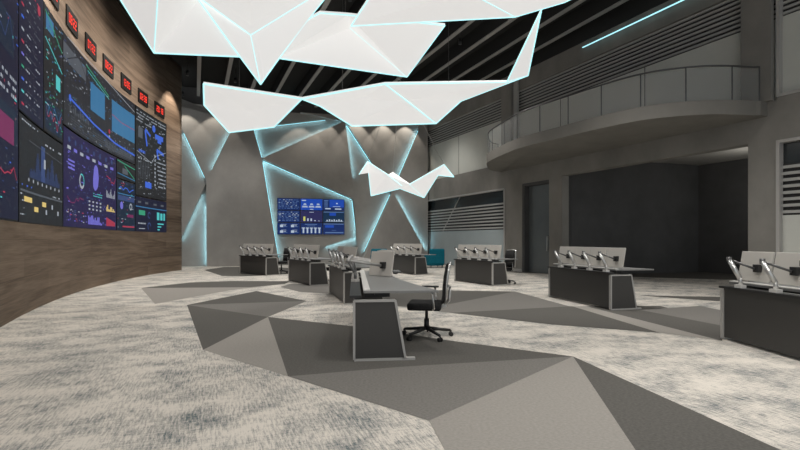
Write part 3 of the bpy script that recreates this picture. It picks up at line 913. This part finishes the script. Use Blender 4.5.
for key, near, far, L, label in SPECS:
    if key == 'near':
        a = G(*near); c = a+Vector((-.10,.995,0))*3.35
    elif key == 'far_right':
        c = G(*far); a = c+Vector((.05,-1,0)).normalized()*2.6; L = 2.6
    else:
        a, c = G(*near), G(*far)
        L = min(max((c-a).length, 1.9), 2.15); c = a+(c-a).normalized()*L
    d = (c-a).normalized()
    ang = math.atan2(d.y, d.x)
    # local +y (left of d) points to -X side; operator side is on the right: mirror by starting from the far end
    t = make_desk((c.x, c.y), ang+math.pi, L, label, dn=(1.0 if key != 'near' else .66), df=(1.0 if key != 'near' else .97))
    DESKS[key] = (t, L)
bpy.context.view_layer.update()
POS = ['farthest', 'second farthest', 'second nearest', 'nearest']
for key, (t, L) in DESKS.items():
    if key == 'near':
        xs = [.10, .42, .74, 1.12]; rz = [-.25,-.35,-.45,-.75]
    elif key == 'far_right':
        xs = [.30, .82, 1.34, 1.86]; rz = [0]*4
    else:
        g = (L-.2)/4; g = min(g, .53); xs = [L-.16-.5*(3-i) for i in range(4)]; rz = [.22, 0, 0, 0]
    for i, x in enumerate(xs):
        if key == 'near' : continue
        put_monitor(t, x, .03, .73, rz[i], 'white-backed monitor, %s one on the %s' % (POS[i], NICE[key]))
t, L = DESKS['near']
proto2 = make_monitor(.55, .50)
for i, (x, y, rz) in enumerate([(.20,.03,.25),(.62,.03,.38),(1.06,.03,.5),(1.62,.03,.72)]):
    o = proto2 if i == 0 else copy_tree(proto2)
    o.location = t.matrix_basis @ Vector((x, y, .73)); o.rotation_euler = (0, 0, t.rotation_euler.z+rz)
    tag(o, 'white-backed monitor on long dark arm, %s one on the %s' % (POS[i], NICE['near']), 'monitor', 'white-backed monitors on the control desks')

# keyboards and mice
def keyboard(desk, x, y, rz, label):
    p = desk.matrix_basis @ Vector((x, y, .7805)); 
    t = empty('keyboard', p, desk.rotation_euler.z+rz, label=label, cat='keyboard')
    m = MB(); m.box((0,0,.009), (.44,.14,.016)); m.build('base', black_m, t, bevel=.003)
    for r in range(4):
        m = MB()
        for k in range(14): m.box((-.2+.0305*k, -.047+.031*r, .020), (.025,.025,.007))
        m.build('key_row', desk_top, t)
t, L = DESKS['near']
keyboard(t, .40, .76, 0, 'black keyboard lying on the nearest centre desk')
p = t.matrix_basis @ Vector((.85, .70, .7805))
mo = empty('computer_mouse', p, .4, label='small black computer mouse beside the keyboard on the nearest desk', cat='mouse')
m = MB(); m.box((0,0,.014), (.06,.1,.028)); m.build('mouse_body', black_m, mo, bevel=.012)
m = MB(); m.box((0,.025,.029), (.006,.02,.006)); m.build('scroll_wheel', desk_edge, mo)

# ------------------------------------------------------------------ office chair (faces local -x)
def rot2(a): return Matrix.Rotation(a, 4, 'Z')
def make_chair():
    t = empty('office_chair', (0,0,0))
    m = MB(); m.tube([(0,0,.10),(0,0,.26)], .035, 12); m.tube([(0,0,.26),(0,0,.40)], .022, 12); m.build('gas_column', black_m, t)
    for k in range(5):
        a = 2*math.pi*k/5+.3; c, s_ = math.cos(a), math.sin(a)
        m = MB(); m.tube([(.02*c,.02*s_,.125),(.34*c,.34*s_,.085)], [.028,.018], 8); lg = m.build('base_leg', black_m, t)
        m = MB(); d = Vector((-s_, c, 0)); p = Vector((.35*c,.35*s_,.031))
        for o in (-.018,.018): m.tube([p+d*(o-.009), p+d*(o+.009)], .03, 12)
        m.tube([p+Vector((0,0,.0)), p+Vector((0,0,.055))], .010, 8)
        m.build('caster', black_m, lg)
    m = MB()
    nx, ny = 8, 6
    # seat cushion: rounded slab
    m.box((-.02,0,.445), (.46,.46,.10)); m.build('seat', fabric_b, t, bevel=.03)
    m = MB(); m.box((.03,0,.405), (.26,.20,.045)); m.bar((.12,0,.40),(.27,0,.45),.07,.04); m.build('tilt_mechanism', chrome, t, bevel=.006)
    # backrest: curved mesh
    m = MB(); R_ = []
    prof = [(.205,.50),(.225,.60),(.23,.72),(.245,.86),(.275,1.02)]
    for th in (0,.028):
        for (x, z) in prof:
            for k in range(7):
                y = -.21+.07*k; R_.append((x+th-.05*(1-(y/.21)**2)*-.6, y*(1-.12*max(0,(z-.8))/.22), z))
    m.v = [Vector(p) for p in R_]; n = 35
    for i in range(4):
        for k in range(6):
            q = i*7+k
            m.f.append([q,q+1,q+8,q+7]); m.m.append(0); m.sm.append(True)
            m.f.append([n+q,n+q+1,n+q+8,n+q+7]); m.m.append(0); m.sm.append(True)
    rim = [k for k in range(7)]+[7*i+6 for i in range(1,5)]+[28+k for k in range(5,-1,-1)]+[7*i for i in range(3,0,-1)]
    for a, c in zip(rim, rim[1:]+rim[:1]): m.f.append([a,c,n+c,n+a]); m.m.append(0); m.sm.append(False)
    br = m.build('backrest', fabric_b, t)
    m = MB()
    for s_ in (-1,1): m.tube([(.27,s_*.215,.50),(.28,s_*.22,.72),(.295,s_*.215,.86),(.325,s_*.185,1.03)], .012, 8)
    m.tube([(.325,-.185,1.03),(.34,0,1.045),(.325,.185,1.03)], .012, 8)
    m.tube([(.24,0,.44),(.315,0,.52),(.325,0,.70)], .018, 8); m.tube([(.28,-.215,.70),(.33,0,.70),(.28,.215,.70)], .012, 8)
    m.build('back_frame', chrome, br)
    for s_ in (-1,1):
        m = MB(); m.tube([(.10,s_*.20,.41),(.12,s_*.28,.43),(.10,s_*.29,.66)], .014, 8); ar = m.build('armrest_post', chrome, t)
        m = MB(); m.box((.03,s_*.29,.675), (.25,.07,.025)); m.build('armrest_pad', black_m, ar, bevel=.01)
    return t
ch = make_chair()
ch.location = G(427.5, 337); ch.location.z = 0; ch.location.x = .37; ch.rotation_euler.z = math.radians(-8)
tag(ch, 'black office chair beside the nearest centre desk, whole chair in view', 'chair', 'office chairs at the control desks')
for key, x, y, lab in [('left1',1.50,.84,'black office chair behind the leftmost desk, only its back showing'),
                       ('left2',1.55,.86,'black office chair behind the desk below the blue video wall'),
                       ('midr',1.50,.66,'black office chair behind the desk before the right wall window')]:
    d, L = DESKS[key]
    c = copy_tree(ch); p = d.matrix_basis @ Vector((x, y+.12, 0)); c.location = (p.x, p.y, 0)
    c.rotation_euler.z = d.rotation_euler.z+math.pi/2
    c['label'] = lab

# ------------------------------------------------------------------ teal armchairs
def armchair(loc, rz, label):
    t = empty('armchair', loc, rz, label=label, cat='armchair', group='teal armchairs at the back wall')
    m = MB(); m.box((0,0,.24), (.72,.70,.30)); m.build('seat', teal_m, t, bevel=.05)
    m = MB(); m.box((0,.31,.54), (.80,.16,.76)); m.build('backrest', teal_m, t, bevel=.06)
    for s_ in (-1,1):
        m = MB(); m.box((s_*.35,-.03,.36), (.13,.62,.52)); m.build('armrest', teal_m, t, bevel=.05)
        for y in (-.27,.27):
            m = MB(); m.tube([(s_*.30,y,0),(s_*.30,y,.10)], .02, 8); m.build('leg', black_m, t)
p = G(434.5, 267.2); armchair((1.70, 22.3, 0), math.radians(200), 'teal armchair right of the farthest central desk')
armchair((-1.05, 22.4, 0), math.radians(185), 'teal armchair left of the farthest central desk, mostly hidden by monitors')

# ------------------------------------------------------------------ lights
def spot(p, target, power, angle, blend, size, col=(1,.965,.92)):
    l = bpy.data.lights.new('spot', 'SPOT'); l.energy = power; l.spot_size = math.radians(angle); l.spot_blend = blend
    l.shadow_soft_size = size; l.color = col
    o = bpy.data.objects.new('spot_lamp', l); COL.objects.link(o); o.location = p
    o.rotation_euler = (Vector(target)-Vector(p)).to_track_quat('-Z', 'Y').to_euler()
    return o
def fixture(p, label):
    t = empty('downlight', p, label=label, cat='downlight', group='black ceiling downlights')
    m = MB(); m.tube([(0,0,.02),(0,0,.22)], .06, 12); m.build('can', black_m, t)
    m = MB(); m.tube([(0,0,.22),(0,0,9.2-p[2])], .012, 6); m.build('stem', black_m, t)
# wall washers along the back wall
for i, px in enumerate((187, 216, 300, 322, 354, 381, 403)):
    a = bw(px, 110, 1.15); p = (a.x, a.y, 8.35)
    fixture(p, 'black wall-washing downlight above the faceted back wall')
    tgt = bw(px, 110, .62)
    spot(p, (tgt.x, tgt.y, 6.2), 120, 75, .35, .03, (1,.9,.78))
a = wpt(19.2, 8.35, .75); fixture(tuple(a), 'black downlight grazing the far end of the wood wall')
c = wpt(19.2, 6, .25); spot(a, c, 160, 75, .5, .03, (1,.86,.7))
for Yk in (7, 10, 13, 16):
    a = wpt(Yk, 8.4, 2.4); c = wpt(Yk, 5.6, .2); fixture(tuple(a), 'black downlight above the wood wall')
    spot(a, c, 400, 120, 1, .2, (1,.93,.84))
# downlights added between the beams to brighten the hall floor
for i, (x, y, pw) in enumerate([(-3.5,3,520),(0,1.5,420),(3.6,4.5,520),(-6,9,520),(-1.5,13.5,600),(3.2,9.5,750),(-6.5,16,620),(-2,19,520),(2.2,16.5,650),(6.3,7.5,420),(-7.5,20.5,420),(1,22.5,300),(5.5,2,420)]):
    fixture((x, y, 8.5), 'added black downlight hanging between the ceiling beams')
    spot((x, y, 8.49), (x, y, 0), pw*1.75, 105, .8, .35)

fill_can = empty('downlight', (12.2,15.0,3.75), label='added black fill downlight inside the dark recess, hidden behind the right pillar', cat='downlight')  # added fixture out of view; its lamp lifts the dark recess
m = MB(); m.tube([(0,0,0),(0,0,.2)], .07, 12); m.build('can', black_m, fill_can)
m = MB(); m.tube([(0,0,.2),(0,0,.76)], .012, 6); m.build('stem', black_m, fill_can)
pl = bpy.data.lights.new('recess', 'POINT'); pl.energy = 42; pl.shadow_soft_size = .08; pl.color = (1,.96,.9)  # weak fill light added for the recess walls and soffit
po = bpy.data.objects.new('recess_fill_lamp', pl); COL.objects.link(po); po.location = (12.2,15.0,3.6)

w = bpy.data.worlds.new('world'); SC.world = w; w.use_nodes = True
w.node_tree.nodes['Background'].inputs[0].default_value = (.9, .95, 1, 1)
w.node_tree.nodes['Background'].inputs[1].default_value = .75

# ------------------------------------------------------------------ camera
cd = bpy.data.cameras.new('camera'); cam = bpy.data.objects.new('camera', cd); COL.objects.link(cam)
cam.location = (0,0,CAMH); cam.rotation_euler = (math.pi/2,0,0)
cd.sensor_width = 36; cd.lens = 36*F/800; cd.shift_y = (HOR-225)/800; cd.clip_start = .05
SC.camera = cam
SC.view_settings.view_transform = 'Standard'; SC.view_settings.look = 'None'
SC.view_settings.exposure = 0; SC.view_settings.gamma = 1; SC.view_settings.use_curve_mapping = False
